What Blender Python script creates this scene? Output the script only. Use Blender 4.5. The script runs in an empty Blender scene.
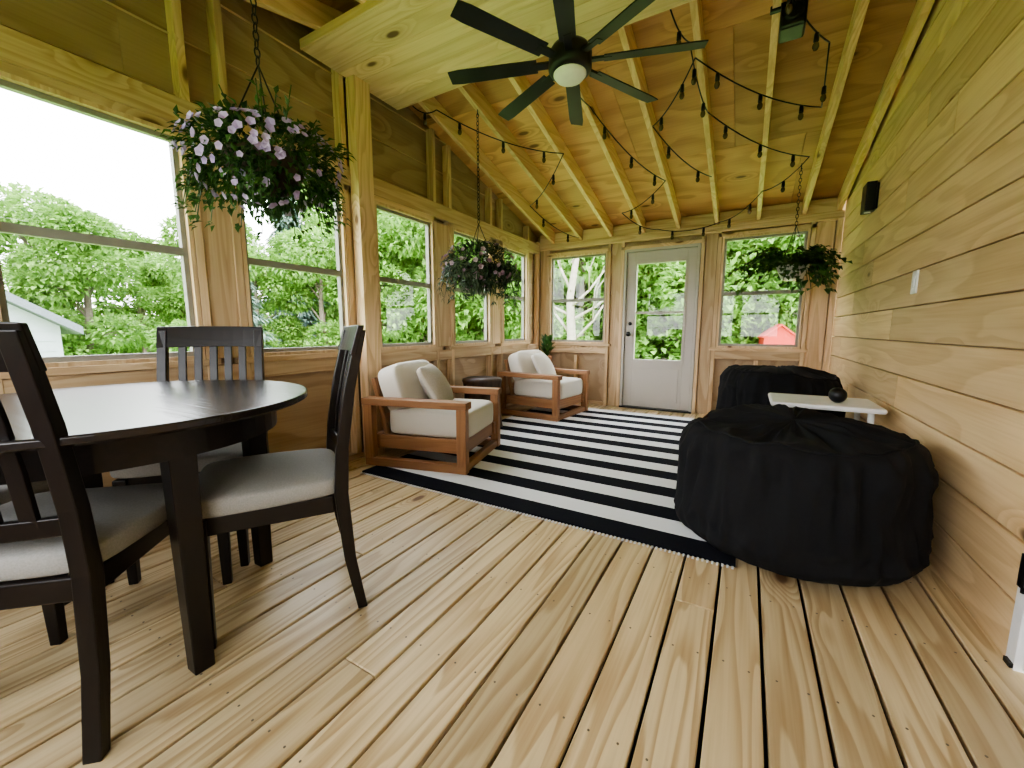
import bpy, bmesh, math, random
from mathutils import Vector, Matrix, Euler, noise
random.seed(7)
C=bpy.context.scene.collection
XL,XR,YF,YB=-2.58,0.75,5.25,-0.95
YR=2.17; SL=0.24; Z0=2.17
def zr(y): return Z0+SL*((YF-y) if y>YR else (YF-(2*YR-y)))
# ------------------------------------------------------------ materials
def mat(name):
    m=bpy.data.materials.new(name); m.use_nodes=True
    nt=m.node_tree; b=nt.nodes["Principled BSDF"]
    return m,nt,b
def N(nt,t,**k):
    n=nt.nodes.new(t)
    for a,v in k.items(): setattr(n,a,v)
    return n
def math_(nt,op,a,b=None,c=None):
    n=N(nt,'ShaderNodeMath',operation=op)
    for i,v in enumerate((a,b,c)):
        if v is None: continue
        if isinstance(v,(int,float)): n.inputs[i].default_value=v
        else: nt.links.new(v,n.inputs[i])
    return n.outputs[0]
def mix(nt,f,a,b):
    n=N(nt,'ShaderNodeMix',data_type='RGBA')
    for s,v in ((n.inputs[0],f),(n.inputs[6],a),(n.inputs[7],b)):
        if isinstance(v,(int,float)): s.default_value=v
        elif isinstance(v,tuple): s.default_value=(*v,1)
        else: nt.links.new(v,s)
    return n.outputs[2]
def sstep(nt,v,a,b,lo=0,hi=1):
    n=N(nt,'ShaderNodeMapRange',interpolation_type='SMOOTHSTEP')
    nt.links.new(v,n.inputs[0]); n.inputs[1].default_value=a;n.inputs[2].default_value=b
    n.inputs[3].default_value=lo;n.inputs[4].default_value=hi
    return n.outputs[0]
def wood(name,axis,light,dark,rings=10,ringamt=.5,knots=0.0,rough=.6,tint=.18,along=.55,across=6,bump=.15,spec=.5):
    m,nt,b=mat(name); L=nt.links
    tc=N(nt,'ShaderNodeTexCoord'); at=N(nt,'ShaderNodeAttribute',attribute_name='rnd')
    off=N(nt,'ShaderNodeVectorMath',operation='SCALE'); off.inputs[0].default_value=(37,53,29); L.new(at.outputs['Fac'],off.inputs[3])
    ad=N(nt,'ShaderNodeVectorMath',operation='ADD'); L.new(tc.outputs['Object'],ad.inputs[0]); L.new(off.outputs[0],ad.inputs[1])
    def scaled(a,c):
        v=N(nt,'ShaderNodeVectorMath',operation='MULTIPLY'); L.new(ad.outputs[0],v.inputs[0])
        s=[c,c,c]; s[axis]=a; v.inputs[1].default_value=s; return v.outputs[0]
    n1=N(nt,'ShaderNodeTexNoise'); n1.inputs['Scale'].default_value=1; n1.inputs['Detail'].default_value=1.5
    L.new(scaled(along,across),n1.inputs['Vector'])
    val=n1.outputs[0]
    if knots>0:
        vo=N(nt,'ShaderNodeTexVoronoi'); vo.inputs['Scale'].default_value=1
        L.new(scaled(2.0,4.5),vo.inputs['Vector'])
        sep=N(nt,'ShaderNodeSeparateColor'); L.new(vo.outputs['Color'],sep.inputs[0])
        on=math_(nt,'LESS_THAN',sep.outputs[0],knots)
        d=vo.outputs['Distance']
        near=math_(nt,'MULTIPLY',sstep(nt,d,.0,.45,1,0),on)
        val=math_(nt,'ADD',val,math_(nt,'MULTIPLY',near,.35))
        kn=math_(nt,'MULTIPLY',sstep(nt,d,.07,.13,1,0),on)
        halo=math_(nt,'MULTIPLY',sstep(nt,d,.05,.3,1,0),on)
    r=math_(nt,'FRACT',math_(nt,'MULTIPLY',val,rings))
    ring=math_(nt,'MULTIPLY',sstep(nt,r,.2,.88),sstep(nt,r,.9,1.0,1,0))
    n2=N(nt,'ShaderNodeTexNoise'); n2.inputs['Scale'].default_value=1; n2.inputs['Detail'].default_value=3
    L.new(scaled(2.5,90),n2.inputs['Vector'])
    n3=N(nt,'ShaderNodeTexNoise'); n3.inputs['Scale'].default_value=1.3; n3.inputs['Detail'].default_value=2
    L.new(ad.outputs[0],n3.inputs['Vector'])
    fac=math_(nt,'ADD',math_(nt,'MULTIPLY',ring,ringamt),math_(nt,'MULTIPLY',sstep(nt,n2.outputs[0],.35,.75),.28))
    col=mix(nt,fac,light,dark)
    mid=tuple((a*.45+b*.55) for a,b in zip(light,dark))
    col=mix(nt,sstep(nt,n3.outputs[0],.35,.75,0,.4),col,mid)
    if knots>0:
        col=mix(nt,math_(nt,'MULTIPLY',halo,.55),col,dark)
        col=mix(nt,math_(nt,'MULTIPLY',kn,.9),col,(.11,.045,.018))
    wn=N(nt,'ShaderNodeTexWhiteNoise',noise_dimensions='1D'); L.new(at.outputs['Fac'],wn.inputs['W'])
    hs=N(nt,'ShaderNodeHueSaturation'); L.new(col,hs.inputs['Color'])
    L.new(math_(nt,'ADD',math_(nt,'MULTIPLY',wn.outputs[0],tint*2),1-tint),hs.inputs['Value'])
    L.new(hs.outputs[0],b.inputs['Base Color'])
    b.inputs['Roughness'].default_value=rough; b.inputs['Specular IOR Level'].default_value=spec
    bp=N(nt,'ShaderNodeBump'); bp.inputs['Strength'].default_value=bump; bp.inputs['Distance'].default_value=.003
    L.new(fac,bp.inputs['Height']); L.new(bp.outputs[0],b.inputs['Normal'])
    return m
def plain(name,col,rough=.5,metal=0,noise_s=0,noise_amt=.1,sheen=0,bump=0,spec=.5,emis=0):
    m,nt,b=mat(name); L=nt.links
    b.inputs['Roughness'].default_value=rough; b.inputs['Metallic'].default_value=metal; b.inputs['Specular IOR Level'].default_value=spec
    s=noise_s or 20
    tc=N(nt,'ShaderNodeTexCoord'); n=N(nt,'ShaderNodeTexNoise'); n.inputs['Scale'].default_value=s; n.inputs['Detail'].default_value=3
    L.new(tc.outputs['Object'],n.inputs['Vector'])
    c=mix(nt,n.outputs[0],tuple(x*(1-noise_amt) for x in col),tuple(min(1,x*(1+noise_amt)) for x in col))
    L.new(c,b.inputs['Base Color'])
    if sheen: b.inputs['Sheen Weight'].default_value=sheen
    if bump:
        bp=N(nt,'ShaderNodeBump'); bp.inputs['Strength'].default_value=bump; bp.inputs['Distance'].default_value=.002
        L.new(n.outputs[0],bp.inputs['Height']); L.new(bp.outputs[0],b.inputs['Normal'])
    if emis:
        L.new(c,b.inputs['Emission Color']); b.inputs['Emission Strength'].default_value=emis
    return m
def leafmat(name,c1,c2,rough=.5,trans=.35):
    m,nt,b=mat(name); L=nt.links
    at=N(nt,'ShaderNodeAttribute',attribute_name='rnd')
    c=mix(nt,at.outputs['Fac'],c1,c2); L.new(c,b.inputs['Base Color']); b.inputs['Roughness'].default_value=rough
    if trans>0:
        tl=N(nt,'ShaderNodeBsdfTranslucent'); L.new(c,tl.inputs['Color'])
        ms=N(nt,'ShaderNodeMixShader'); ms.inputs[0].default_value=trans
        L.new(b.outputs[0],ms.inputs[1]); L.new(tl.outputs[0],ms.inputs[2])
        L.new(ms.outputs[0],nt.nodes['Material Output'].inputs[0])
    return m
PL=(.68,.50,.31); PD=(.42,.26,.125)      # pine
W_floor=wood("deck_pine",1,(.61,.475,.28),(.33,.205,.09),rings=12,ringamt=.6,knots=.07,rough=.42,tint=.17,along=.5,across=7)
W_rightwall=wood("shiplap_pine",1,(.78,.58,.34),(.52,.32,.14),rings=9,ringamt=.42,knots=.38,rough=.5,tint=.15,along=.5,across=4)
W_x=wood("framing_pine_x",0,PL,PD,knots=.18)
W_y=wood("framing_pine_y",1,PL,PD,knots=.18)
W_z=wood("framing_pine_z",2,PL,PD,knots=.18)
W_raf=wood("rafter_pine",1,(.78,.56,.33),(.50,.29,.12),knots=.14,ringamt=.4)
W_tg=wood("ceiling_tg_pine",0,(.78,.59,.38),(.55,.36,.18),rings=8,ringamt=.4,knots=.35,tint=.08)
W_ply=wood("plywood_sheathing",1,(.42,.305,.19),(.25,.155,.08),rings=7,ringamt=.5,knots=.2,along=.8,across=2.2)
W_plyroof=wood("plywood_roof",0,(.60,.335,.165),(.38,.185,.08),rings=7,ringamt=.6,knots=.3,along=.8,across=2.2,rough=.6)
W_esp=[wood("espresso_wood_%s"%"xyz"[a],a,(.013,.009,.008),(.006,.005,.005),rings=8,ringamt=.5,rough=.32,tint=.05,across=9,bump=.06,spec=.35) for a in range(3)]
W_esptop=wood("espresso_table_top",0,(.016,.011,.010),(.008,.006,.006),rings=8,ringamt=.5,rough=.25,tint=.05,across=9,bump=.15)
W_teak=[wood("teak_%s"%"xyz"[a],a,(.34,.17,.08),(.20,.09,.038),rings=8,ringamt=.5,rough=.4,tint=.08,across=9) for a in range(3)]
W_dark=wood("dark_stump_wood",2,(.07,.035,.018),(.025,.012,.007),rings=6,rough=.45,across=10)
M_black=plain("black_metal",(.010,.010,.011),.35,.3)
M_fan=plain("fan_black",(.007,.009,.008),.4,spec=.4)
M_glassw=plain("frosted_light",(.85,.85,.8),.4)
M_sash=plain("window_sash_vinyl",(.24,.23,.20),.5)
M_door=plain("shaded_white_door",(.48,.44,.39),.45,noise_s=5,noise_amt=.03)  # white door, its shade put into the grey-beige colour
M_white=plain("white_paint",(.80,.80,.80),.4)
M_cush=plain("cream_cushion",(.66,.61,.53),.9,noise_s=260,noise_amt=.06,bump=.3,sheen=.2)
M_pillow=plain("beige_pillow",(.46,.41,.34),.95,noise_s=90,noise_amt=.15,bump=.6)
M_seat=plain("grey_seat_fabric",(.26,.245,.225),.95,noise_s=220,noise_amt=.25,bump=.4)
M_bag=plain("black_corduroy",(.0055,.0055,.0065),.9,noise_s=60,noise_amt=.3,bump=.3,spec=.3)
M_pot=plain("white_ceramic",(.60,.60,.58),.3)
M_basket=plain("dark_basket",(.06,.04,.03),.8,noise_s=60,noise_amt=.5)
M_soil=plain("soil",(.03,.02,.015),.95)
M_clay=plain("terracotta",(.45,.2,.1),.8)
M_bulb=plain("bulb_glass",(.10,.07,.04),.1)
M_screw=plain("screw_head",(.16,.13,.10),.5,.5)
M_leaf=leafmat("leaf_green",(.02,.055,.014),(.07,.16,.035))
M_leafd=leafmat("leaf_dark",(.014,.03,.014),(.05,.08,.035),trans=.15)
M_petal=leafmat("petunia_petal",(.56,.44,.68),(.36,.26,.50),trans=.3)
M_petal2=leafmat("purple_petal",(.20,.10,.16),(.36,.27,.33),trans=.2)
M_tree=leafmat("tree_foliage",(.11,.22,.05),(.30,.50,.12),trans=.4)
M_spruce=leafmat("spruce_foliage",(.09,.15,.12),(.17,.25,.20),trans=.2)
M_bark=plain("bark",(.20,.16,.13),.9,noise_s=12,noise_amt=.5)
M_birch=plain("pale_bark",(.34,.30,.25),.9,noise_s=12,noise_amt=.4)
M_grass=plain("grass",(.22,.38,.09),.9,noise_s=3,noise_amt=.3)
M_siding=plain("grey_siding",(.32,.35,.39),.8)
M_roofm=plain("shingle_roof",(.14,.155,.18),.9,noise_s=30,noise_amt=.3)
M_barn=plain("barn_red",(.42,.035,.025),.8)
# glass
M_glass=bpy.data.materials.new("window_glass"); M_glass.use_nodes=True
nt=M_glass.node_tree; nt.nodes.clear()
o=N(nt,'ShaderNodeOutputMaterial'); t=N(nt,'ShaderNodeBsdfTransparent'); g=N(nt,'ShaderNodeBsdfGlossy'); g.inputs['Roughness'].default_value=.02
ms=N(nt,'ShaderNodeMixShader'); ms.inputs[0].default_value=.02
nt.links.new(t.outputs[0],ms.inputs[1]); nt.links.new(g.outputs[0],ms.inputs[2]); nt.links.new(ms.outputs[0],o.inputs[0])
# rug
M_rug,nt,b=mat("striped_rug")
tc=N(nt,'ShaderNodeTexCoord'); sp=N(nt,'ShaderNodeSeparateXYZ'); nt.links.new(tc.outputs['Object'],sp.inputs[0])
nz=N(nt,'ShaderNodeTexNoise'); nz.inputs['Scale'].default_value=25; nt.links.new(tc.outputs['Object'],nz.inputs['Vector'])
yy=math_(nt,'ADD',sp.outputs[1],math_(nt,'MULTIPLY',nz.outputs[0],.006))
st=math_(nt,'FRACT',math_(nt,'DIVIDE',yy,.304))
sf=math_(nt,'GREATER_THAN',st,.5)
nt.links.new(mix(nt,sf,(.005,.005,.009),(.72,.71,.70)),b.inputs['Base Color']); b.inputs['Roughness'].default_value=.95; b.inputs['Specular IOR Level'].default_value=.2
wv=N(nt,'ShaderNodeTexNoise'); wv.inputs['Scale'].default_value=180; nt.links.new(tc.outputs['Object'],wv.inputs['Vector'])
bp=N(nt,'ShaderNodeBump'); bp.inputs['Strength'].default_value=.5; bp.inputs['Distance'].default_value=.004
nt.links.new(wv.outputs[0],bp.inputs['Height']); nt.links.new(bp.outputs[0],b.inputs['Normal'])

# ------------------------------------------------------------ mesh helpers
class G:
    def __init__(s): s.V=[];s.F=[];s.M=[];s.R=[]
    def add(s,vs,fs,m=0,r=None):
        o=len(s.V); s.V+= [tuple(v) for v in vs]
        if r is None: r=random.random()
        for f in fs: s.F.append([o+i for i in f]); s.M.append(m); s.R.append(r)
    def box(s,x0,x1,y0,y1,z0,z1,m=0,r=None,mx=None):
        vs=[Vector((x,y,z)) for z in (z0,z1) for y in (y0,y1) for x in (x0,x1)]
        if mx is not None: vs=[mx@v for v in vs]
        s.add(vs,[(0,2,3,1),(4,5,7,6),(0,1,5,4),(2,6,7,3),(0,4,6,2),(1,3,7,5)],m,r)
    def prism(s,poly,axis,a,b,m=0,r=None):
        def mk(p,t):
            return (t,p[0],p[1]) if axis==0 else ((p[0],t,p[1]) if axis==1 else (p[0],p[1],t))
        n=len(poly); vs=[mk(p,a) for p in poly]+[mk(p,b) for p in poly]
        s.add(vs,[tuple(range(n))[::-1],tuple(range(n,2*n))]+[(i,(i+1)%n,n+(i+1)%n,n+i) for i in range(n)],m,r)
    def tube(s,pts,rad,seg=8,m=0,r=None,caps=True):
        pts=[Vector(p) for p in pts]; n=len(pts)
        rr=rad if isinstance(rad,(list,tuple)) else [rad]*n
        vs=[];prev=None
        for i,p in enumerate(pts):
            d=(pts[min(i+1,n-1)]-pts[max(i-1,0)]).normalized()
            if prev is None:
                u=d.orthogonal().normalized()
            else:
                u=(prev-d*prev.dot(d)); u=u.normalized() if u.length>1e-6 else d.orthogonal().normalized()
            prev=u; w=d.cross(u)
            for k in range(seg):
                a=2*math.pi*k/seg; vs.append(p+(u*math.cos(a)+w*math.sin(a))*rr[i])
        fs=[(i*seg+k,i*seg+(k+1)%seg,(i+1)*seg+(k+1)%seg,(i+1)*seg+k) for i in range(n-1) for k in range(seg)]
        if caps: fs+=[tuple(range(seg))[::-1],tuple(range((n-1)*seg,n*seg))]
        s.add(vs,fs,m,r)
    def lathe(s,prof,c=(0,0,0),seg=24,m=0,r=None):
        vs=[];n=len(prof)
        for (rad,z) in prof:
            for k in range(seg):
                a=2*math.pi*k/seg; vs.append((c[0]+rad*math.cos(a),c[1]+rad*math.sin(a),c[2]+z))
        fs=[(i*seg+k,i*seg+(k+1)%seg,(i+1)*seg+(k+1)%seg,(i+1)*seg+k) for i in range(n-1) for k in range(seg)]
        fs+=[tuple(range(seg))[::-1],tuple(range((n-1)*seg,n*seg))]
        s.add(vs,fs,m,r)
    def sell(s,size,e1=.5,e2=.5,nu=24,nv=14,m=0,fn=None,r=None):
        def sp(v,e): return math.copysign(abs(v)**e,v)
        vs=[]
        for i in range(nv+1):
            ph=-math.pi/2+math.pi*i/nv
            for j in range(nu):
                a=2*math.pi*j/nu
                v=Vector((size[0]/2*sp(math.cos(ph),e1)*sp(math.cos(a),e2),size[1]/2*sp(math.cos(ph),e1)*sp(math.sin(a),e2),size[2]/2*sp(math.sin(ph),e1)))
                if fn: v=fn(v)
                vs.append(v)
        fs=[(i*nu+j,i*nu+(j+1)%nu,(i+1)*nu+(j+1)%nu,(i+1)*nu+j) for i in range(nv) for j in range(nu)]
        s.add(vs,fs,m,r)
    def leaf(s,p,d,n,L,W,m=0,fold=.25,droop=.2):
        d=d.normalized(); n=(n-d*n.dot(d)); n=n.normalized() if n.length>1e-5 else d.orthogonal().normalized()
        w=d.cross(n)
        a=p; t=p+d*L-n*L*droop
        l=p+d*L*.45+w*W*.5+n*W*fold; q=p+d*L*.45-w*W*.5+n*W*fold; c=p+d*L*.5
        s.add([a,l,t,q,c],[(0,4,1),(1,4,2),(0,3,4),(3,2,4)],m)
    def obj(s,name,mats,parent=None,loc=None,rot=None,smooth=False,bevel=0,seg=2,coll=None):
        me=bpy.data.meshes.new(name); me.from_pydata(s.V,[],s.F)
        for mm in (mats if isinstance(mats,(list,tuple)) else [mats]): me.materials.append(mm)
        me.polygons.foreach_set('material_index',s.M)
        if smooth: me.polygons.foreach_set('use_smooth',[True]*len(s.F))
        at=me.attributes.new('rnd','FLOAT','FACE'); at.data.foreach_set('value',s.R)
        me.update()
        o=bpy.data.objects.new(name,me); C.objects.link(o)
        if parent: o.parent=parent
        if loc: o.location=loc
        if rot: o.rotation_euler=rot
        if bevel:
            b=o.modifiers.new("bevel",'BEVEL'); b.width=bevel; b.segments=seg; b.limit_method='ANGLE'
        return o
def empty(name,loc,rz=0):
    e=bpy.data.objects.new(name,None); e.empty_display_size=.1; C.objects.link(e); e.location=loc; e.rotation_euler=(0,0,rz); return e
def pbox(name,c,size,m,parent=None,rot=None,bevel=.004):
    g=G(); g.box(-size[0]/2,size[0]/2,-size[1]/2,size[1]/2,-size[2]/2,size[2]/2)
    return g.obj(name,m,parent,c,rot,bevel=bevel)

# ------------------------------------------------------------ room shell
g=G()   # floor: deck boards
bw=.1395; gap=.0105; x=XL-.1
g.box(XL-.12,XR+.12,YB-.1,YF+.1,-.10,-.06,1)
while x<XR+.1:
    ys=[YB-.1]
    y=YB-.1+random.uniform(1.2,6)
    while y<YF-.5: ys.append(y); y+=random.uniform(3.6,4.9)
    ys.append(YF+.1)
    for a,b2 in zip(ys[:-1],ys[1:]):
        g.box(x,min(x+bw-gap,XR+.1),a+.0015,b2-.0015,-.028,0)
    x+=bw
M_under=plain("under_deck_shade",(.015,.010,.008),.9)  # near-black sheet below the boards, painting the shade seen in the gaps
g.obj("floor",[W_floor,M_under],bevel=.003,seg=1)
g=G(); x=XL-.1
while x<XR:
    y=YB+.2
    while y<YF:
        for dx in (.028,bw-gap-.028):
            g.lathe([(.0034,-.001),(.0034,.0005)],(x+dx+random.uniform(-.003,.003),y+random.uniform(-.006,.006),0),7)
        y+=.406
    x+=bw
g.obj("trim_deck_screws",M_screw)

# left wall (exposed framing), windows Y ranges
LW=[(-.62,.05),(.38,1.09),(1.33,2.05),(2.33,3.02),(3.30,3.98),(4.26,4.88)]
WZ0,WZ1=.84,2.0
g=G()  # mats: 0 ply, 1 z, 2 y
X0,X1=XL-.09,XL-.075
def gable(ya,yb,zlo,top=.15):
    pts=[(ya,zlo),(yb,zlo),(yb,zr(yb)+top)]
    if ya<YR<yb: pts.append((YR,zr(YR)+top))
    pts.append((ya,zr(ya)+top)); return pts
g.box(X0,X1,YB-.1,YF+.1,-.03,WZ0-.04,0)
for ya,yb in [(YB-.1,.9),(.9,YR),(YR,3.9),(3.9,YF+.1)]: g.prism(gable(ya,yb,WZ1+.02),0,X0,X1,0)
edges=[YB-.1]+[v for p in LW for v in p]+[YF+.1]
for a,b2 in zip(edges[0::2],edges[1::2]):
    g.box(X0,X1,a,b2,WZ0-.04,WZ1+.02,0)
for a,b2 in LW:
    for yy in (a-.045,b2+.005):
        g.box(X1,XL,yy,yy+.04,0.04,zr(yy+.02)+.1,1)
    g.box(X1,XL+.012,a-.07,b2+.07,WZ0-.035,WZ0,2)         # sill ledge
    g.box(X1,XL,a-.04,b2+.04,WZ1,WZ1+.04,2)
g.box(X1,XL,YB,YF,0,.04,2)
g.box(X1+.02,XL+.004,YB,YF,WZ1+.04,WZ1+.17,2)                # header board
g.box(X1+.001,XL-.004,YB,YF,WZ0-.13,WZ0-.036,2)
for a,b2 in zip(edges[0::2][1:-1],edges[1::2][1:-1]):
    g.box(XL-.03,XL-.012,a+.045,b2-.045,WZ0,WZ1,1)
z=WZ1+.2
while z<zr(YR)+.1:
    g.box(X1,X1+.018,YB,YF,z,z+.004,2); z+=.29
g.box(XL-.005,XL+.085,2.115,2.255,0,2.765,1)    # ridge post
g.box(XL-.06,XL,YF-.06,YF,0,2.2,1)
g.obj("wall_left",[W_ply,W_z,W_y],bevel=.002,seg=1)

# far wall
g=G() # 0 ply,1 z,2 x
Y0,Y1=YF+.075,YF+.09
op=[(-2.43,-1.62,.82,2.0),(-1.40,-.53,0,1.99),(-.31,.49,.80,2.03)]
FY=YF
xs=XL-.1
for a,b2,z0,z1 in op:
    g.box(xs,a,Y0,Y1,-.03,2.35,0)
    g.box(a,b2,Y0,Y1,z1,2.35,0)
    if z0>0: g.box(a,b2,Y0,Y1,-.03,z0,0)
    xs=b2
g.box(xs,XR+.1,Y0,Y1,-.03,2.35,0)
for a,b2,z0,z1 in op:
    for xx in (a-.045,b2+.005): g.box(xx,xx+.04,FY,Y0,.0,2.10,1)
    g.box(a-.045,b2+.045,FY,Y0,z1,z1+.04,2)
    if z0>0:
        g.box(a-.07,b2+.07,FY-.012,Y0,z0-.035,z0,2)
        g.box(a-.04,b2+.04,FY+.004,Y0-.01,z0-.13,z0-.036,2)
        g.box(a,b2,FY,Y0,0,.04,2)
for xx in (-2.03,.10): g.box(xx-.02,xx+.02,FY+.01,Y0,0.04,.66,1)
g.box(XL,XR,FY-.003,Y0,2.085,2.17,2)
g.box(XL,XR,FY-.02,FY-.003,2.10,2.16,2)
g.box(.70,XR,FY,Y0,0,2.1,1); g.box(.54,.69,FY+.03,FY+.05,0,2.1,1); g.box(XL,-2.48,FY+.02,FY+.04,0,2.1,1)
g.box(-1.57,-1.45,FY+.03,FY+.05,0,2.1,1); g.box(-.48,-.36,FY+.03,FY+.05,0,2.1,1)
g.obj("wall_far",[W_ply,W_z,W_x],bevel=.002,seg=1)

# right wall shiplap with house door opening
DY0,DY1,DZ=.84,1.72,2.04
g=G(); z=0; bh=.188
while z<3.1:
    z1=z+bh-.006
    if z>Z0+.1:
        dy=(z-(Z0+.1))/SL; yb=YF-dy; ya=2*YR-yb
    else: ya,yb=YB,YF
    if yb-ya<.3: break
    segs=[(ya,yb)]
    if z<DZ: segs=[(ya,DY0),(DY1,yb)]
    for a,b2 in segs:
        cuts=[a]; y=a+random.uniform(.9,3.2)
        while y<b2-.4: cuts.append(y); y+=random.uniform(1.8,3.4)
        cuts.append(b2)
        for c,d in zip(cuts[:-1],cuts[1:]):
            g.box(XR,XR+.018,c+.001,d-.001,z+.001,z1,0)
    z+=bh
g.box(XR+.018,XR+.05,YB,DY0,0,2.9,1); g.box(XR+.018,XR+.05,DY1,YF,0,2.2,1); g.prism([(DY0,DZ),(DY1,DZ),(DY1,2.9),(DY0,2.9)],0,XR+.018,XR+.05,1)
g.prism(gable(YB,YF,2.2,.1),0,XR+.02,XR+.05,1)
g.obj("wall_right",[W_rightwall,W_ply],bevel=.002,seg=1)

# back wall with three wide windows
g=G(); yb0,yb1=YB-.09,YB
bops=[(-2.45,-1.40),(-1.3,-.3),(-.2,.65)]
g.box(XL-.1,XR+.1,yb0,yb1,-.03,.8,0); g.box(XL-.1,XR+.1,yb0,yb1,2.0,2.35,0)
xs=XL-.1
for a,b2 in bops: g.box(xs,a,yb0,yb1,.8,2.0,1); xs=b2
g.box(xs,XR+.1,yb0,yb1,.8,2.0,1)
g.obj("wall_back",[W_ply,W_z],bevel=.002,seg=1)

# ceiling: sheathing + rafters + ridge
g=G()
def slab(xa,xb,ya,yb,zoff,th,m,r=None):
    def zz(y): return zr(y)+zoff
    vs=[(x,y,zz(y)+t) for t in (0,th) for y in (ya,yb) for x in (xa,xb)]
    g.add(vs,[(0,2,3,1),(4,5,7,6),(0,1,5,4),(2,6,7,3),(0,4,6,2),(1,3,7,5)],m,r)
RD=.145
cuts=[YB-.15,-.2,.95,YR-.0005]; cuts2=[YR+.0005,3.05,4.2,YF+.15]
for cc in (cuts,cuts2):
    slab(XL-.2,XR+.15,cc[0],cc[-1],RD+.021,.03,0)
    for k,(a,b2) in enumerate(zip(cc[:-1],cc[1:])):
        xs2=[XL-.15,-1.6+.6*(k%2),.3-.5*(k%2),XR+.1]
        for c,d in zip(xs2[:-1],xs2[1:]): slab(c+.001,d-.001,a,b2-.002,RD,.02,0)
rx=[XR-.045]+[.42-.4*k for k in range(8)]
for xx in rx:
    slab(xx-.02,xx+.02,YR+.02,YF+.08,0,RD-.001,1)
    slab(xx-.02,xx+.02,YB-.05,YR-.02,0,RD-.001,1)
allx=sorted(rx+[XL-.02])
for c,d in zip(allx[:-1],allx[1:]):
    g.box(c+.021,d-.021,YF+.0,YF+.035,2.171,2.30,2)
g.box(XL,XR,YR-.019,YR+.019,zr(YR)-.02,zr(YR)+RD-.01,2)   # ridge beam
g.obj("ceiling",[W_plyroof,W_raf,W_x],bevel=.002,seg=1)
# ridge ceiling panel (tongue and groove collar ceiling)
g=G(); PZ=2.765; y=1.79
while y<2.54:
    g.box(XL+.001,XR-.001,y,y+.1325,PZ,PZ+.02,0); y+=.134
g.box(XL,XR,1.775,1.79,PZ-.002,PZ+.06,0); g.box(XL,XR,y,y+.015,PZ-.002,PZ+.05,0)
g.obj("ceiling_panel",[W_tg],bevel=.004,seg=1)

# ------------------------------------------------------------ windows
def window(n,axis,a,b2,z0,z1,pos,out):
    g=G()
    def bx(u0,u1,d0,d1,za,zb,m):
        d0,d1=sorted((pos+out*d0,pos+out*d1))
        if axis=='y': g.box(d0,d1,u0,u1,za,zb,m)
        else: g.box(u0,u1,d0,d1,za,zb,m)
    for d0,d1,m,t in ((.0,.075,0,.02),(.03,.065,1,.044)):
        bx(a,a+t,d0,d1,z0,z1,m); bx(b2-t,b2,d0,d1,z0,z1,m); bx(a+t,b2-t,d0,d1,z0,z0+t,m); bx(a+t,b2-t,d0,d1,z1-t,z1,m)
    zm=(z0+z1)/2-.01
    bx(a+.044,b2-.044,.032,.063,zm-.02,zm+.02,1)
    bx(a+.042,b2-.042,.046,.049,z0+.042,z1-.042,2)
    return g.obj("window_%d"%n,[W_z,M_sash,M_glass])
k=1
for a,b2 in LW: window(k,'y',a,b2,WZ0,WZ1,XL,-1); k+=1
window(k,'x',-2.43,-1.62,.82,2.0,YF,1); k+=1
window(k,'x',-.31,.49,.80,2.03,YF,1); k+=1
for a,b2 in bops: window(k,'x',a,b2,.8,2.0,YB,-1); k+=1

# far door
d=empty("door_1",(-.965,YF+.03,0))
g=G(); w=.435
g.box(-w,-w+.03,-.03,.05,0,1.99); g.box(w-.03,w,-.03,.05,0,1.99); g.box(-w+.03,w-.03,-.03,.05,1.96,1.99)
g.obj("jamb",M_door,d,bevel=.002)
g=G(); a=w-.033
g.box(-a,-a+.10,0,.04,.02,1.955); g.box(a-.10,a,0,.04,.02,1.955); g.box(-a+.10,a-.10,0,.04,1.84,1.955); g.box(-a+.10,a-.10,0,.04,.02,.60)
g.box(-a+.14,a-.14,-.006,0,.10,.52)
g.obj("slab",M_door,d,bevel=.003)
g=G()
for q in ((-a+.09,-a+.12,.6,1.84),(a-.12,a-.09,.6,1.84)): g.box(q[0],q[1],-.008,.045,q[2],q[3])
g.box(-a+.12,a-.12,-.008,.045,1.81,1.85); g.box(-a+.12,a-.12,-.008,.045,.59,.63); g.box(-a+.12,a-.12,.008,.034,1.20,1.228)
g.obj("lite_frame",M_door,d,bevel=.002)
g=G(); g.box(-a+.11,a-.11,.018,.021,.61,1.83); g.obj("glass",M_glass,d)
g=G(); g.lathe([(.012,0),(.012,.05),(.03,.055),(.032,.075),(.02,.09)],seg=16); g.obj("knob",M_black,d,(-a+.06,0,.95),(math.pi/2,0,0),smooth=True)
g=G(); g.lathe([(.022,0),(.022,.015),(.015,.02)],seg=16); g.obj("deadbolt",M_black,d,(-a+.06,0,1.08),(math.pi/2,0,0),smooth=True)
g=G(); g.box(-w,w,-.06,.05,0,.018); g.obj("threshold",M_black,d)
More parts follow.
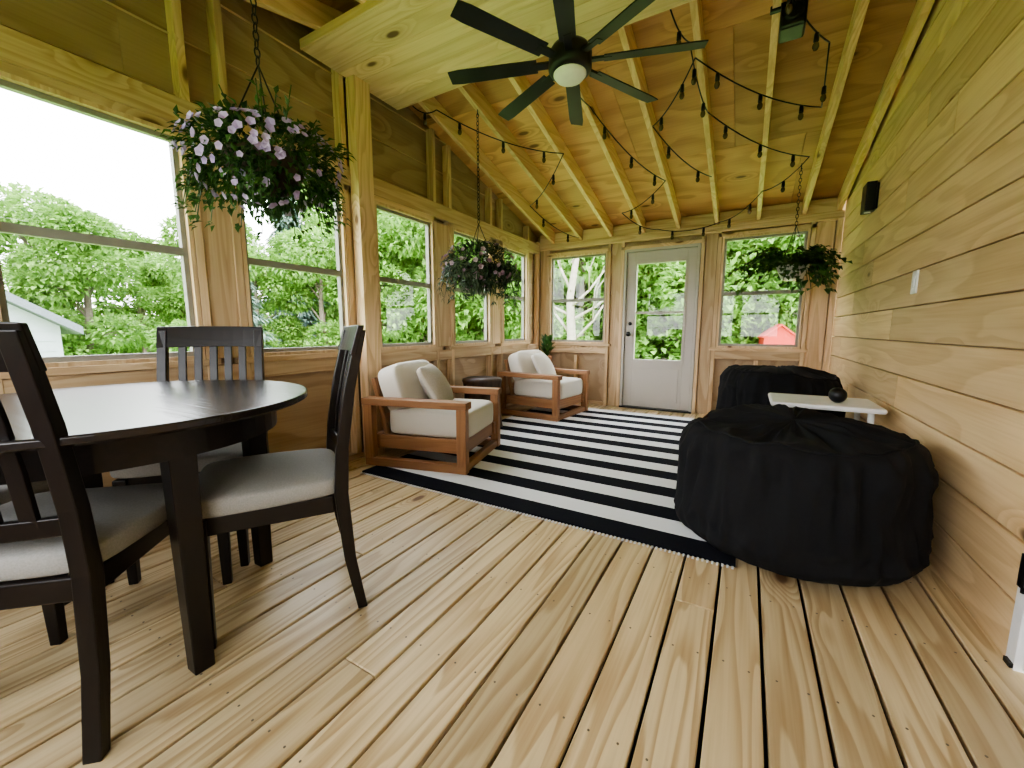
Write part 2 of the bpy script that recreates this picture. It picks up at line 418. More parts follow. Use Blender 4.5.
# house door on right wall
d=empty("door_2",(XR,(DY0+DY1)/2,0))
g=G(); w=(DY1-DY0)/2
g.box(-.004,.05,w-.045,w,0,DZ-.02); g.box(-.004,.05,-w,-w+.045,0,DZ-.02); g.box(-.004,.05,-w+.045,w-.045,DZ-.06,DZ-.02)
g.obj("jamb",M_white,d,bevel=.002)
g=G(); g.box(.012,.045,-w+.047,w-.047,.012,DZ-.062)
g.box(.004,.012,-w+.16,w-.16,.2,.85); g.box(.004,.012,-w+.16,w-.16,1.05,1.85)
g.obj("slab",M_white,d,bevel=.003)
for j,zz in enumerate((.30,1.0,1.8)):
    g=G(); g.box(-.009,.006,w-.05,w-.005,zz-.05,zz+.05); g.tube([(-.01,w-.045,zz-.055),(-.01,w-.045,zz+.055)],.007); g.obj("hinge_%d"%(j+1),M_black,d)
g=G(); g.box(-.012,0,w-.044,w-.01,.005,.02); g.obj("threshold",M_black,d)

# ------------------------------------------------------------ furniture
def face(d): return math.atan2(-d[0],d[1])   # rz so local +Y points to d
def dining_chair(x,y,dirv):
    e=empty("dining_chair",(x,y,0),face(dirv)); E=W_esp
    for j,sx in enumerate((-1,1)):
        g=G(); g.add([(sx*.19-.015,.185,0),(sx*.19+.015,.185,0),(sx*.19+.015,.215,0),(sx*.19-.015,.215,0),(sx*.19-.022,.175,.43),(sx*.19+.022,.175,.43),(sx*.19+.022,.22,.43),(sx*.19-.022,.22,.43)],[(3,2,1,0),(4,5,6,7),(0,1,5,4),(1,2,6,5),(2,3,7,6),(3,0,4,7)])
        g.obj("front_leg_%d"%(j+1),E[2],e,bevel=.003)
        g=G(); prof=[(-.255,0,.032),(-.222,.2,.038),(-.205,.44,.045),(-.216,.6,.04),(-.248,.8,.036),(-.295,1.0,.03)]
        vs=[]
        for (yy,zz,t) in prof: vs+=[(sx*.2-.019,yy-t/2,zz),(sx*.2+.019,yy-t/2,zz),(sx*.2+.019,yy+t/2,zz),(sx*.2-.019,yy+t/2,zz)]
        fs=[(3,2,1,0)]+[(i*4+k,i*4+(k+1)%4,i*4+4+(k+1)%4,i*4+4+k) for i in range(len(prof)-1) for k in range(4)]
        n=len(vs); fs.append((n-4,n-3,n-2,n-1)); g.add(vs,fs); g.obj("back_post_%d"%(j+1),E[2],e,bevel=.003)
        pbox("side_rail_%d"%(j+1),(sx*.195,0,.405),(.022,.36,.06),E[1],e)
    pbox("front_rail",(0,.2,.405),(.34,.022,.06),E[0],e); pbox("back_rail",(0,-.205,.405),(.36,.022,.06),E[0],e)
    g=G(); vs=[];n=10
    for i in range(n+1):
        t=-1+2*i/n; yy=-.280-.025*(1-t*t)
        for (oy,oz) in ((-.011,.915),(.011,.915),(-.003,1.015),(-.022,1.015)):
            vs.append((t*.22,yy+oy+(.016 if oz<.95 else 0),oz+.004*(1-t*t)))
    fs=[(3,2,1,0)]+[(i*4+k,i*4+(k+1)%4,i*4+4+(k+1)%4,i*4+4+k) for i in range(n) for k in range(4)]+[(n*4,n*4+1,n*4+2,n*4+3)]
    g.add(vs,fs); g.obj("top_rail",E[0],e,bevel=.004)
    g=G(); vs=[]
    for i in range(n+1):
        t=-1+2*i/n; yy=-.211-.015*(1-t*t)
        for (oy,oz) in ((-.010,.54),(.010,.54),(.006,.585),(-.014,.585)): vs.append((t*.185,yy+oy,oz))
    g.add(vs,fs); g.obj("lower_rail",E[0],e,bevel=.003)
    for k in range(5):
        xx=-.125+.0625*k; b=1-(xx/.2)**2
        g=G(); pr=[(-.213-.015*b,.56),(-.228-.018*b,.7),(-.249-.02*b,.82),(-.274-.022*b,.935)]
        vs=[]
        for yy,zz in pr: vs+=[(xx-.016,yy-.007,zz),(xx+.016,yy-.007,zz),(xx+.016,yy+.007,zz),(xx-.016,yy+.007,zz)]
        f2=[(3,2,1,0)]+[(i*4+q,i*4+(q+1)%4,i*4+4+(q+1)%4,i*4+4+q) for i in range(3) for q in range(4)]+[(12,13,14,15)]
        g.add(vs,f2); g.obj("back_slat_%d"%(k+1),E[2],e,bevel=.002)
    g=G()
    def fn(v):
        v=v.copy(); k=1-.07*(v.y<0)*min(1,abs(v.y)/.22); v.x*=k
        if v.z>0: v.z=v.z*1.0+.006*(1-(v.x/.24)**2)*(1-(v.y/.23)**2)
        return v
    g.sell((.465,.455,.075),.35,.28,48,18,fn=fn)
    g.obj("seat_cushion",M_seat,e,(0,.012,.468),smooth=True)
    return e
dining_chair(-1.585,.280,(-.68,.73))
dining_chair(-1.465,.80,(-.53,-.85))
dining_chair(-2.08,.82,(.72,-.62))
dining_chair(-2.20,.10,(.85,.45))

e=empty("dining_table",(-1.75,.48,0),0); TZ=.775
g=G(); g.lathe([(.30,TZ-.028),(.535,TZ-.028),(.55,TZ-.020),(.55,TZ-.004),(.546,TZ),(.30,TZ),(.001,TZ)],seg=72); g.obj("table_top",W_esptop,e,smooth=False,bevel=.002)
g=G()
prof=[(.415,TZ-.12),(.44,TZ-.12),(.44,TZ-.028),(.415,TZ-.028)]
n=48;vs=[(r*math.cos(2*math.pi*k/n),r*math.sin(2*math.pi*k/n),z) for r,z in prof for k in range(n)]
fs=[(i*n+k,i*n+(k+1)%n,((i+1)%4)*n+(k+1)%n,((i+1)%4)*n+k) for i in range(4) for k in range(n)]
g.add(vs,fs)
g.obj("apron",W_esp[0],e,smooth=False)
for j in range(4):
    a=j*math.pi/2; cx,cy=.40*math.cos(a),.40*math.sin(a)
    g=G(); b,t=.026,.034
    g.add([(cx+sx*q,cy+sy*q,z) for q,z in ((b,0),(t,TZ-.028)) for sx,sy in ((-1,-1),(1,-1),(1,1),(-1,1))],[(3,2,1,0),(4,5,6,7),(0,1,5,4),(1,2,6,5),(2,3,7,6),(3,0,4,7)])
    g.obj("leg_%d"%(j+1),W_esp[2],e,bevel=.004)

def armchair(x,y,dirv,pil):
    e=empty("armchair",(x,y,.014),face(dirv)); T=W_teak; W=.78;D=.80
    for j,sx in enumerate((-1,1)):
        xx=sx*(W/2-.035)
        pbox("runner_%d"%(j+1),(xx,0,.03),(.06,D,.06),T[1],e)
        pbox("front_post_%d"%(j+1),(xx,D/2-.035,.25),(.06,.07,.40),T[2],e)
        pbox("rear_post_%d"%(j+1),(xx,-D/2+.035,.25),(.06,.07,.40),T[2],e)
        pbox("armrest_%d"%(j+1),(sx*(W/2-.045),0,.475),(.095,D+.02,.05),T[1],e)
        pbox("seat_side_rail_%d"%(j+1),(sx*(W/2-.09),0,.17),(.035,D-.04,.10),T[1],e)
    pbox("front_seat_rail",(0,D/2-.06,.17),(W-.14,.04,.11),T[0],e)
    pbox("rear_seat_rail",(0,-D/2+.06,.17),(W-.14,.04,.11),T[0],e)
    pbox("front_floor_rail",(0,D/2-.035,.03),(W-.13,.05,.055),T[0],e)
    for k in range(5): pbox("seat_slat_%d"%(k+1),(0,-.28+.14*k,.205),(W-.2,.08,.02),T[0],e)
    for j,sx in enumerate((-1,1)): pbox("back_stile_%d"%(j+1),(sx*.27,-.325,.42),(.04,.03,.44),T[2],e,(.22,0,0))
    for k in range(3): pbox("back_slat_%d"%(k+1),(0,-.295-.035*k+.0,.33+.13*k),(.56,.02,.07),T[0],e,(.22,0,0))
    g=G(); g.sell((.60,.66,.21),.28,.22,48,18); g.obj("seat_cushion",M_cush,e,(0,.06,.315),smooth=True)
    g=G(); g.sell((.60,.18,.37),.42,.26,48,20,fn=lambda v:Vector((v.x,v.y*(1+.2*(1-(v.x/.3)**2)),v.z))); g.obj("back_cushion",M_cush,e,(0,-.225,.55),(.32,0,0),smooth=True)
    g=G()
    def fn(v):
        a=abs(v.x)/.2;b=abs(v.z)/.2
        k=(1-a**2.2)*(1-b**2.2)
        pin=1+.05*(a*b)**2-.04*(a**2+b**2)*(1-a*b)
        return Vector((v.x*pin,v.y*(.25+.9*max(0,k)),v.z*pin))
    g.sell((.40,.16,.36),.35,.3,40,24,fn=fn); g.obj("throw_pillow",M_pillow if pil==1 else M_cush,e,(-.03,-.02,.55),(.55,0,.2),smooth=True)
    return e
armchair(-2.085,2.43,(.97,.24),1)
armchair(-2.08,4.38,(.99,-.10),2)

# tree stump side table
g=G(); n=40; vs=[]
for i,(r,z) in enumerate([(.205,.014),(.20,.03),(.185,.15),(.18,.34),(.19,.46),(.20,.49),(.195,.51),(.0005,.51)]):
    for k in range(n):
        a=2*math.pi*k/n; q=r*(1+.05*math.sin(3*a+1)+.03*math.sin(7*a)+.02*math.sin(13*a)) ; vs.append((q*math.cos(a),q*math.sin(a),z))
g.add(vs,[(i*n+k,i*n+(k+1)%n,(i+1)*n+(k+1)%n,(i+1)*n+k) for i in range(7) for k in range(n)]+[tuple(range(n))[::-1]])
g.obj("tree_stump_table",W_dark,loc=(-2.34,3.44,0),smooth=True)

# rug
g=G(); RX0,RX1,RY0,RLEN=-2.30,.02,1.86,3.04
g.box(0,RX1-RX0,0,RLEN,0,.011,0)
for k in range(120):
    xx=(RX1-RX0)*(k+.5)/120
    for ye,sg in ((0,-1),(RLEN,1)):
        g.box(xx-.004,xx+.004,min(ye,ye+sg*.022),max(ye,ye+sg*.022),.001,.005,0)
g.obj("rug",M_rug,loc=(RX0,RY0,.001))

# bean bags
def bean_bag(x,y,R,H,seed,z=0.0):
    so=seed*11.3
    def fn(v):
        a=math.atan2(v.y,v.x); r=math.hypot(v.x,v.y); zn=(v.z+H/2)/H; rn=r/R
        ux,uy=math.cos(a),math.sin(a)
        big=noise.noise(Vector((ux*1.2+so,uy*1.2,zn*1.0)))*.05
        f=1-abs(noise.noise(Vector((ux*4.0+so,uy*4.0,zn*1.2))))*2
        f2=1-abs(noise.noise(Vector((ux*8+so,uy*8,zn*3.0+3))))*2
        side=math.sin(math.pi*min(1,max(0,zn)))**.7
        rr=r*(1+big)+((f-.6)*.035+(f2-.6)*.02)*side*min(1,rn*1.5)
        rr+=.022*((1-abs(noise.noise(Vector((ux*1.8+so,uy*1.8,zn*5))))*2)-.6)*side
        zz=v.z
        if zn>.5:
            pl=(1-abs(noise.noise(Vector((ux*6+so,uy*6,rn*1.5))))*2)
            zz+= .02*(pl-.6)*min(1,rn*3)*(1-rn**4) - .02*math.exp(-(rn/.14)**2)+ .045*noise.noise(Vector((v.x*2.5+so,v.y*2.5,0)))
            zz+= .02*(1-rn*rn)+.018*(1-abs(noise.noise(Vector((v.x*5+so,v.y*5,4))))*2)
        rr*= 1+.05*(zn<.5)*(1-zn*2)-.03*max(0,zn-.5)
        return Vector((ux*rr,uy*rr,max(-H/2,zz)))
    g=G(); g.sell((2*R,2*R,H),.30,1.0,240,90,fn=fn)
    pts=[]
    for k in range(97):
        a=2*math.pi*k/96
        ph=math.radians(50); c1=math.cos(ph)**.30; s1=math.sin(ph)**.30
        p=fn(Vector((R*c1*math.cos(a),R*c1*math.sin(a),H/2*s1))); pts.append(p*1.003)
    g.tube(pts,.006,6,0,caps=False)
    return g.obj("bean_bag_chair",M_bag,loc=(x,y,z+H/2),smooth=True)
bean_bag(.215,2.27,.475,.54,1,z=.014)
bean_bag(.24,3.92,.43,.66,2,z=.014)

# white side table between bags
e=empty("side_table",(.42,3.10,0))
pbox("table_top",(0,0,.555),(.54,.42,.03),M_white,e,bevel=.012)
for j,(sx,sy) in enumerate(((-1,-1),(1,-1),(1,1),(-1,1))):
    g=G(); g.tube([(sx*.21,sy*.16,.541),(sx*.23,sy*.18,0)],[.016,.011],10); g.obj("leg_%d"%(j+1),M_white,e,smooth=True)
g=G(); g.sell((.09,.09,.09),1,1,32,20,fn=lambda v: v*(1+.03*math.sin(14*math.atan2(v.y,v.x)))); g.obj("decorative_ball",M_black,loc=(.49,3.04,.615),smooth=True)

# ------------------------------------------------------------ ceiling fan
e=empty("ceiling_fan",(-.88,2.12,0)); FZ=2.36
g=G(); g.lathe([(.035,-.06),(.06,-.05),(.085,-.015),(.085,0)],(0,0,PZ),28); g.obj("canopy",M_fan,e,smooth=True)
g=G(); g.tube([(0,0,PZ-.05),(0,0,FZ+.06)],.014,12); g.obj("downrod",M_fan,e,smooth=True)
g=G(); g.lathe([(.03,.10),(.05,.085),(.095,.065),(.11,.04),(.11,-.035),(.10,-.05),(.085,-.055)][::-1],(0,0,FZ),32); g.obj("motor_housing",M_fan,e,smooth=True)
g=G(); g.lathe([(.001,-.088),(.04,-.086),(.07,-.078),(.084,-.06),(.084,-.054)],(0,0,FZ),32); g.obj("light_lens",M_glassw,e,smooth=True)
for k in range(8):
    a=math.radians(18+45*k)
    g=G(); mx=Matrix.Rotation(math.radians(12),4,'X')
    n=8; vs=[]
    for i in range(n+1):
        t=i/n; xx=.17+.48*t; w=.040+.006*t
        if i==n: w*=.86
        for (yy,zz) in ((-w,-.003),(w,-.003),(w,.003),(-w,.003)): vs.append(mx@Vector((xx,yy,zz)))
    g.add(vs,[(3,2,1,0)]+[(i*4+q,i*4+(q+1)%4,i*4+4+(q+1)%4,i*4+4+q) for i in range(n) for q in range(4)]+[(n*4,n*4+1,n*4+2,n*4+3)])
    g.box(.09,.21,-.02,.02,-.006,.006,mx=mx)
    g.obj("blade_%d"%(k+1),M_fan,e,(0,0,FZ),(0,0,a),bevel=.0015)

# ------------------------------------------------------------ string lights
g=G()
strands=[[(-2.45,2.65),(-2.29,2.75),(-1.53,3.57),(-2.23,4.27),(-1.97,5.15)],
 [(-1.2,2.6),(-1.14,3.14),(-.77,4.24),(-1.3,4.7),(-1.0,5.17),(-.34,5.17),(.03,4.67),(.34,4.25),(-.36,3.49),(-.42,2.88),(-.5,2.6)],
 [(.0,2.6),(.3,3.17),(.34,3.7),(-.40,3.0),(-.75,3.5),(-.38,4.3)],
 [(-2.40,.2),(-1.98,1.0),(-1.58,1.77)],[(-2.0,-.4),(-1.2,.6),(-.78,1.77)]]
for s_ in strands:
    for (x0,y0),(x1,y1) in zip(s_[:-1],s_[1:]):
        L=math.hypot(x1-x0,y1-y0); sag=.03+.035*L; pts=[]; n=10
        for i in range(n+1):
            t=i/n; x=x0+(x1-x0)*t; y=y0+(y1-y0)*t
            za=zr(y0)-.012; zb=zr(y1)-.012
            pts.append((x,y,za+(zb-za)*t-sag*4*t*(1-t)))
        g.tube(pts,.0045,6,0)
        nb=max(1,round(L/.40))
        for b in range(nb):
            t=(b+.5)/nb; i=int(t*n); p=Vector(pts[i]).lerp(Vector(pts[min(n,i+1)]),t*n-i)
            g.lathe([(.006,0),(.012,-.005),(.014,-.045),(.011,-.05)][::-1],p,10,0)
            g.lathe([(.002,-.095),(.011,-.09),(.017,-.075),(.015,-.06),(.009,-.05)],p,10,1)
g.obj("string_lights",[M_black,M_bulb],smooth=True)

# ------------------------------------------------------------ hanging planters
def chain(g,p0,p1,link=.035,r=.0028,m=0):
    p0=Vector(p0);p1=Vector(p1); n=max(1,int((p1-p0).length/link*1.25))
    for i in range(n):
        c=p0.lerp(p1,(i+.5)/n); hl=link*.5
        pts=[]
        for k in range(13):
            a=2*math.pi*k/12; q=Vector((math.cos(a)*.010,0,math.sin(a)*hl))
            if i%2: q=Vector((0,q.x,q.z))
            pts.append(c+q)
        g.tube(pts,r,5,m,caps=False)
def rv(): 
    while True:
        v=Vector((random.uniform(-1,1),random.uniform(-1,1),random.uniform(-1,1)))
        if .05<v.length<1: return v
def hanger(x,y,ztop,zrim,rrim,name,potm,potprof):
    e=empty(name,(x,y,0))
    g=G(); g.lathe(potprof,(0,0,zrim),28); g.obj("pot",potm,e,smooth=True)
    g=G(); g.lathe([(.001,-.02),(rrim*.92,-.02),(rrim*.92,-.015)],(0,0,zrim),20); g.obj("soil",M_soil,e)
    g=G(); zh=zrim+.34
    for k in range(3):
        a=2*math.pi*k/3+.3; g.tube([(rrim*math.cos(a),rrim*math.sin(a),zrim-.01),(0,0,zh)],.003,6)
    chain(g,(0,0,zh),(0,0,ztop-.03)); g.tube([(0,0,ztop),(0,0,ztop-.035),(.008,0,ztop-.045)],.004,6)
    g.obj("hanging_chain",M_black,e); return e
basket=[(.05,-.13),(.09,-.115),(.13,-.06),(.15,0),(.143,0.004)]
# petunia
PX,PY=-1.70,.99
e=hanger(PX,PY,zr(PY),1.67,.15,"hanging_petunia_basket",M_basket,basket)
g=G()
for i in range(1900):
    v=rv().normalized(); a=math.atan2(v.y,v.x)
    rad=random.uniform(.45,1.1)**.5
    rx=.25+.12*noise.noise(Vector((v.x*2.4,v.y*2.4,v.z*2.4)))
    zt=.13 if v.z>0 else .21*(.6+.5*noise.noise(Vector((math.cos(a)*2,math.sin(a)*2,5)))+.2)
    p=Vector((v.x*rx*rad,v.y*rx*rad,1.67+v.z*zt*rad))
    g.leaf(p,v+rv()*.7+Vector((0,0,-.2)),Vector((0,0,1))+v*.3,random.uniform(.026,.046),random.uniform(.014,.024))
for i in range(34):   # upright / outward sprigs
    a=random.uniform(0,6.283); r0=random.uniform(.05,.24); b0=Vector((math.cos(a)*r0,math.sin(a)*r0,1.72)); t0=b0+Vector((math.cos(a)*.08,math.sin(a)*.08,random.uniform(.03,.12)))
    g.tube([b0,t0],.002,4,0)
    for q in range(6): g.leaf(b0.lerp(t0,random.random()),rv()+Vector((0,0,.4)),Vector((0,0,1)),.035,.018)
for i in range(46):   # trailing stems
    a=random.uniform(0,6.283); r0=random.uniform(.14,.23); L=random.uniform(.04,.17); pts=[]
    for k in range(6):
        t=k/5; pts.append(Vector((math.cos(a)*(r0+.07*t),math.sin(a)*(r0+.07*t),1.63-.04*t-L*t*t)))
    g.tube(pts,.002,4,0)
    for k in range(1,6):
        for q in range(4): g.leaf(pts[k]+rv()*.02,rv()+Vector((math.cos(a),math.sin(a),-.2)),Vector((0,0,1)),.034,.018)
def flower(g,p,nrm,R,m):
    nrm=nrm.normalized(); u=nrm.orthogonal().normalized(); w=nrm.cross(u); vs=[p-nrm*R*.5];n=10
    for k in range(n):
        a=2*math.pi*k/n; q=R*(1 if k%2==0 else .82); vs.append(p+(u*math.cos(a)+w*math.sin(a))*q)
    g.add(vs,[(0,1+k,1+(k+1)%n) for k in range(n)],m)
for i in range(210):
    v=rv().normalized(); v.z=v.z*.8
    zt=.14 if v.z>0 else .22
    p=Vector((v.x*.285,v.y*.285,1.67+v.z*zt*1.1)); flower(g,p,v+Vector((0,0,.2))+rv()*.3,random.uniform(.012,.018),1)
g.obj("foliage",[M_leaf,M_petal],e)
# second basket (dark, purple)
e=hanger(-1.98,2.88,zr(2.88),1.53,.15,"hanging_flower_basket",M_basket,basket)
g=G()
for i in range(1500):
    v=rv().normalized(); rad=random.uniform(.4,1)**.5; zt=.17 if v.z>0 else .20
    p=Vector((v.x*.28*rad,v.y*.28*rad,1.53+v.z*zt*rad)); 
    g.leaf(p,v+rv()*.8+Vector((0,0,-.3)),Vector((0,0,1))+v*.3,random.uniform(.04,.075),random.uniform(.012,.024))
for i in range(60):
    a=random.uniform(0,6.283); r0=random.uniform(.15,.29); L=random.uniform(.1,.28); pts=[Vector((math.cos(a)*(r0+.09*t/5),math.sin(a)*(r0+.09*t/5),1.54-L*(t/5)**2)) for t in range(6)]
    g.tube(pts,.002,4,0)
    for k in range(1,6):
        for q in range(3): g.leaf(pts[k],rv()+Vector((0,0,-.6)),Vector((math.cos(a),math.sin(a),0)),.06,.014)
for i in range(110):
    v=rv().normalized(); p=Vector((v.x*.32,v.y*.32,1.53+v.z*.20)); flower(g,p,v+rv()*.4,random.uniform(.015,.024),1)
g.obj("foliage",[M_leafd,M_petal2],e)
# pothos in white pot
PX3=.30
e=hanger(PX3,4.35,zr(4.35),1.55,.12,"hanging_pothos",M_pot,[(.06,-.12),(.075,-.115),(.105,-.05),(.12,0),(.112,.004)])
g=G()
for i in range(62):
    a=random.uniform(0,6.283); L=random.uniform(.10,.30); up=random.uniform(.04,.16); dn=random.uniform(.05,.45)
    if math.cos(a)<-.3: L*=1.45
    pts=[]
    for k in range(8):
        t=k/7; r=.06+L*t**.8; pts.append(Vector((math.cos(a)*r,math.sin(a)*r,1.55+up*math.sin(min(1,t*2.2)*math.pi/2)-dn*max(0,t-.3)**1.3)))
    g.tube(pts,.003,5,0)
    for k in range(1,8):
        for q in range(2):
            d=Vector((math.cos(a+random.uniform(-1.2,1.2)),math.sin(a+random.uniform(-1.2,1.2)),random.uniform(-.7,.3)))
            g.leaf(pts[k],d,Vector((0,0,1)),random.uniform(.045,.08),random.uniform(.04,.06),0,.12,.3)
g.obj("foliage",[M_leaf],e)

# potted plant on stool in far corner
e=empty("plant_stand",(-2.33,4.98,0))
g=G(); g.lathe([(.001,.50),(.12,.50),(.125,.51),(.125,.525),(.001,.53)],(0,0,0),24); g.obj("top",W_teak[0],e)
for j in range(3):
    a=2*math.pi*j/3; g=G(); g.tube([(.08*math.cos(a),.08*math.sin(a),.505),(.11*math.cos(a),.11*math.sin(a),0)],.012,8); g.obj("leg_%d"%(j+1),W_teak[2],e,smooth=True)
e=empty("potted_plant",(-2.33,4.98,.53))
g=G(); g.lathe([(.045,0),(.05,.005),(.065,.11),(.068,.12),(.06,.12),(.001,.11)],seg=24); g.obj("pot",M_clay,e,smooth=True)
g=G()
for i in range(60):
    a=random.uniform(0,6.283); v=Vector((math.cos(a)*.5,math.sin(a)*.5,random.uniform(.6,2.4)))
    g.tube([(0,0,.11),Vector((0,0,.11))+v*.09],.002,4); g.leaf(Vector((0,0,.11))+v*.09,v+rv()*.3,Vector((0,0,1)),.11,.05)
g.obj("leaves",M_leaf,e)

# wall fixtures
e=empty("wall_sconce",(XR,4.02,1.96))
pbox("backplate",(-.008,0,0),(.016,.11,.18),M_black,e); pbox("shade",(-.045,0,0),(.06,.14,.20),M_black,e,bevel=.006)
g=G(); g.lathe([(.02,-.004),(.02,.0)],(-.045,0,-.10),16); g.obj("lens",M_glassw,e)
e=empty("light_switch",(XR,2.96,1.25)); pbox("plate",(-.004,0,0),(.008,.075,.12),M_white,e,bevel=.002); pbox("rocker",(-.009,0,0),(.006,.033,.066),M_white,e,bevel=.001)
e=empty("ceiling_speaker",(.10,2.87,zr(2.87)-.07)); pbox("body",(0,0,-.01),(.12,.14,.13),M_black,e,bevel=.012); pbox("bracket",(-.06,0,.075),(.10,.03,.03),M_black,e)
g=G(); g.lathe([(.045,0),(.05,.004),(.03,.006),(.001,.002)],seg=20); g.obj("driver",M_fan,e,(0,-.07,0),(math.pi/2,0,0),smooth=True)

# ------------------------------------------------------------ outdoors
def sm(t): t=max(0,min(1,t)); return t*t*(3-2*t)
g=G(); nx,ny=60,60; vs=[]
for j in range(ny+1):
    for i in range(nx+1):
        x=-60+100*i/nx; y=-40+110*j/ny
        vs.append((x,y,-.6+1.5*sm((y-8)/8)*sm((x+4)/4)))
g.add(vs,[(j*(nx+1)+i,j*(nx+1)+i+1,(j+1)*(nx+1)+i+1,(j+1)*(nx+1)+i) for j in range(ny) for i in range(nx)]); g.obj("ground_lawn",M_grass,smooth=True)
def tree_mesh(kind,seed):
    random.seed(seed); g=G()
    if kind=='spruce':
        H=7; g.tube([(0,0,-.1),(0,0,H)],[.16,.03],8,1)
        for i in range(7000):
            t=random.random()**.7; z=.5+(H-.5)*(1-t); 
            layer=.75+.25*math.sin(z*9); R=(H-z)*.27*layer+.1
            a=random.uniform(0,6.283); r=R*random.uniform(.3,1); d=Vector((math.cos(a),math.sin(a),-.35))
            g.leaf(Vector((math.cos(a)*r,math.sin(a)*r,z-.25*r)),d+rv()*.4,Vector((0,0,1)),.32,.10)
    else:
        H=6.5; g.tube([(0,0,-.1),(.1,0,1.5),(.0,.1,3.2),(.15,0,5)],[.16,.13,.09,.04],8,1)
        blobs=[]
        for i in range(22):
            z=random.uniform(.7,H-.6); R=1.75*math.sin(math.pi*min(1,(z+.9)/(H+1.2)))**.7; a=random.uniform(0,6.283); r=R*random.uniform(.35,1)
            c=Vector((r*math.cos(a),r*math.sin(a),z)); blobs.append((c,random.uniform(.6,1.0)))
            g.tube([(0,0,max(.5,z-.9)),c*.5+Vector((0,0,z*.5-.15)),c],[.04,.025,.01],5,1)
        for c,R in blobs:
            for i in range(460):
                v=rv(); v=v.normalized()*random.uniform(.55,1)**.5
                p=c+Vector((v.x*R,v.y*R,v.z*R*.75)); g.leaf(p,v+rv()*.9,Vector((0,0,1))+rv()*.5,random.uniform(.15,.26),random.uniform(.10,.17))
    return g
protos=[]
for nm,kd,sd in (("a",'d',1),("b",'d',2),("c",'d',3),("s",'spruce',4)):
    g=tree_mesh(kd,sd); o=g.obj("tree" if kd=='d' else "spruce_tree",[M_tree if kd=='d' else M_spruce,M_bark]); protos.append(o)
# dense undergrowth mesh
random.seed(11); g=G()
for i in range(9):
    c=Vector((random.uniform(-2.2,2.2),random.uniform(-.8,.8),random.uniform(.3,1.3))); R=random.uniform(.6,.95)
    g.tube([(c.x*.7,c.y*.7,-.05),c],[.03,.01],5,1)
    for k in range(420):
        v=rv(); v=v.normalized()*random.uniform(.4,1)**.5; p=c+Vector((v.x*R*1.2,v.y*R,v.z*R*.9))
        if p.z<0: p.z=-p.z*.3
        g.leaf(p,v+rv()*.9,Vector((0,0,1))+rv()*.5,random.uniform(.16,.28),random.uniform(.10,.17))
bush=g.obj("shrub_thicket",[M_tree,M_bark])
random.seed(5)
used=set()
def put(k,ang,dist,sc):
    # ang measured from +Y towards -X (deg)
    if 66<ang<100: dist*=1.75; sc*=1.6
    p=protos[k]
    if k in used:
        o=bpy.data.objects.new("spruce_tree" if k==3 else "tree",p.data); C.objects.link(o)
    else: o=p; used.add(k)
    a=math.radians(ang); o.location=(-math.sin(a)*dist,math.cos(a)*dist,-.6); o.rotation_euler=(0,0,random.uniform(0,6.28)); o.scale=(sc*random.uniform(.95,1.15),sc,sc*random.uniform(.9,1.1))
ang=-22
while ang<125:
    big = 1.0 if ang<48 else (.8 if ang<60 else .62)
    d=random.uniform(13,15); put(random.choice((0,1,2)),ang,d,big*random.uniform(.9,1.1)); 
    d=random.uniform(17,20); put(random.choice((0,1,2,2,3)),ang+3,d,big*random.uniform(1.15,1.4)*(1.0))
    if ang<50: put(random.choice((0,1,2)),ang+1.5,random.uniform(23,26),2.0)
    ang+=7.0
put(3,64.0,12.0,.60)
ang=-24; first=True
while ang<118:
    dist=random.uniform(21.5,23) if not 64<ang<102 else random.uniform(31,33)
    o=bush if first else bpy.data.objects.new("shrub_thicket",bush.data)
    if not first: C.objects.link(o)
    first=False
    a=math.radians(ang); o.location=(-math.sin(a)*dist,math.cos(a)*dist,.3 if ang<10 else -.6); o.rotation_euler=(0,0,a+random.choice((0,3.14))); o.scale=(1.0,1.0,1.6)
    ang+=math.degrees(3.6/dist)
# bare pale-bark tree outside left far window
g=G(); b=Vector((-3.3,8.2,-.6))
g.tube([b,b+Vector((.05,0,1.2)),b+Vector((-.05,.1,2.3)),b+Vector((.15,.1,3.6)),b+Vector((.1,.2,5.2))],[.11,.10,.08,.05,.03],10)
for dx,dz,z in ((.9,1.2,1.3),(-.8,1.1,1.5),(.7,.8,2.1),(-.6,1.3,2.4),(1.0,.7,1.8),(-.9,.5,1.9),(.6,1.4,3.0)):
    p=b+Vector((0,.05,z)); g.tube([p,p+Vector((dx*.5,.1,dz*.4)),p+Vector((dx,.2,dz))],[.035,.025,.010],7)
    q=p+Vector((dx*.5,.1,dz*.4)); g.tube([q,q+Vector((dx*.1,-.2,dz*.5)),q+Vector((dx*.35,-.3,dz*.9))],[.02,.012,.005],6)
g.obj("bare_tree",M_birch,smooth=True)
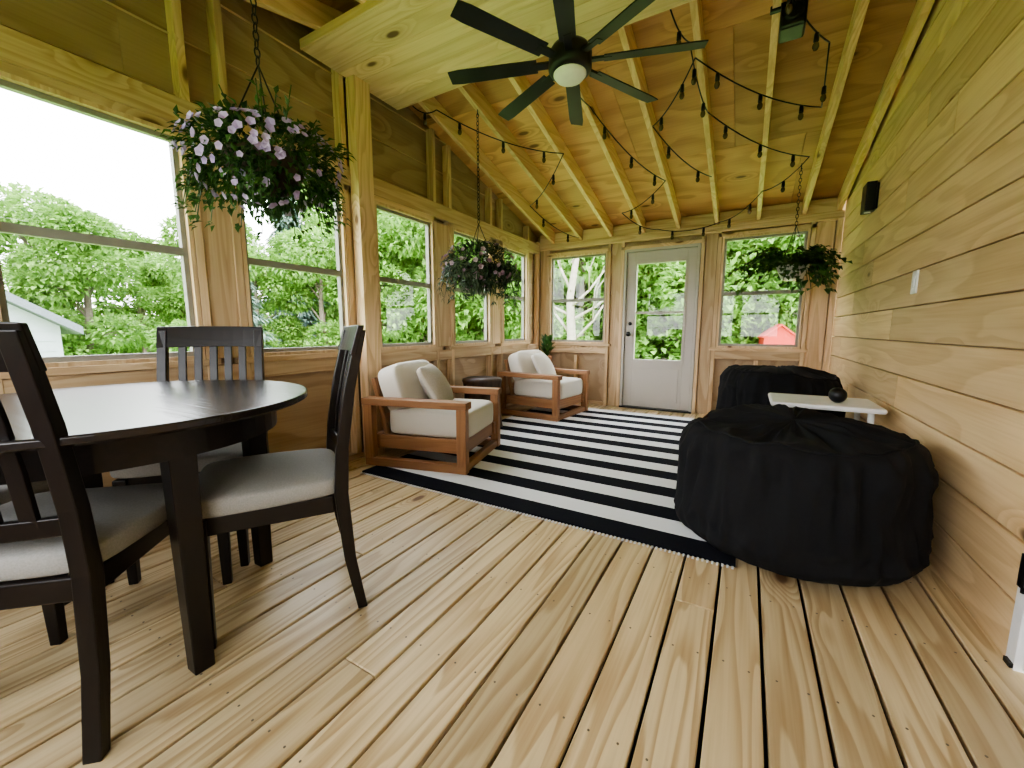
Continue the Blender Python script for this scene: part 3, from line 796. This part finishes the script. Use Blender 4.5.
# neighbour house (left) 
e=empty("neighbour_house",(-16.5,-.9,-.6)); e.scale=(1,1,1.25)
g=G(); g.prism([(-3.8,0),(3.8,0),(3.8,1.35),(0,3.4),(-3.8,1.35)],0,-3,3); g.obj("walls",M_siding,e)
g=G()
g.prism([(4.1,1.2),(4.1,1.34),(0,3.58),(0,3.42)],0,-3.3,3.3); g.prism([(-4.1,1.2),(-4.1,1.34),(0,3.58),(0,3.42)],0,-3.3,3.3); g.obj("roof",M_roofm,e)
g=G()
for z in [k*.18 for k in range(1,12)]: g.box(3.0,3.012,-3.7+max(0,z-1.35)*1.85,3.7-max(0,z-1.35)*1.85,z,z+.012)
g.obj("siding_laps",M_siding,e)
pbox("house_window",(3.03,2.4,.95),(.05,.8,.7),M_roofm,e)
# red barn
e=empty("red_barn",(.62,11.6,.05),.1); e.scale=(.36,.42,.45)
g=G(); g.prism([(-.9,0),(.9,0),(.9,1.75),(0,2.3),(-.9,1.75)],1,-1,1); g.obj("walls",M_barn,e)
g=G(); g.prism([(-1.0,1.68),(0,2.32),(1.0,1.68),(1.0,1.76),(0,2.42),(-1.0,1.76)],1,-1.1,1.1); g.obj("roof",M_barn,e)
pbox("barn_door",(0,-1.02,.6),(.7,.04,1.2),M_white,e)

# ------------------------------------------------------------ light
w=bpy.data.worlds.new("World"); bpy.context.scene.world=w; w.use_nodes=True
nt=w.node_tree; bg=nt.nodes['Background']; 
tc=N(nt,'ShaderNodeTexCoord'); sp=N(nt,'ShaderNodeSeparateXYZ'); nt.links.new(tc.outputs['Generated'],sp.inputs[0])
f_=sstep(nt,sp.outputs[2],-.05,.9)
nt.links.new(mix(nt,f_,(1,1,1),(.84,.92,1.0)),bg.inputs[0]); bg.inputs[1].default_value=12.5
sl=bpy.data.lights.new("sun",'SUN'); sl.energy=6; sl.angle=math.radians(20); sl.color=(1,.97,.9)
so=bpy.data.objects.new("sun",sl); C.objects.link(so); so.rotation_euler=(math.radians(38),0,math.radians(60))
try: bpy.context.scene.view_settings.look='AgX - Medium High Contrast'
except Exception as ex: pass
# ------------------------------------------------------------ camera
cd=bpy.data.cameras.new("camera"); cd.lens=405/1024*36; cd.sensor_width=36; cd.clip_start=.02; cd.clip_end=300
co=bpy.data.objects.new("camera",cd); C.objects.link(co); co.location=(0,0,1.0)
co.rotation_euler=(math.radians(90-7.595),0,math.radians(30)); bpy.context.scene.camera=co
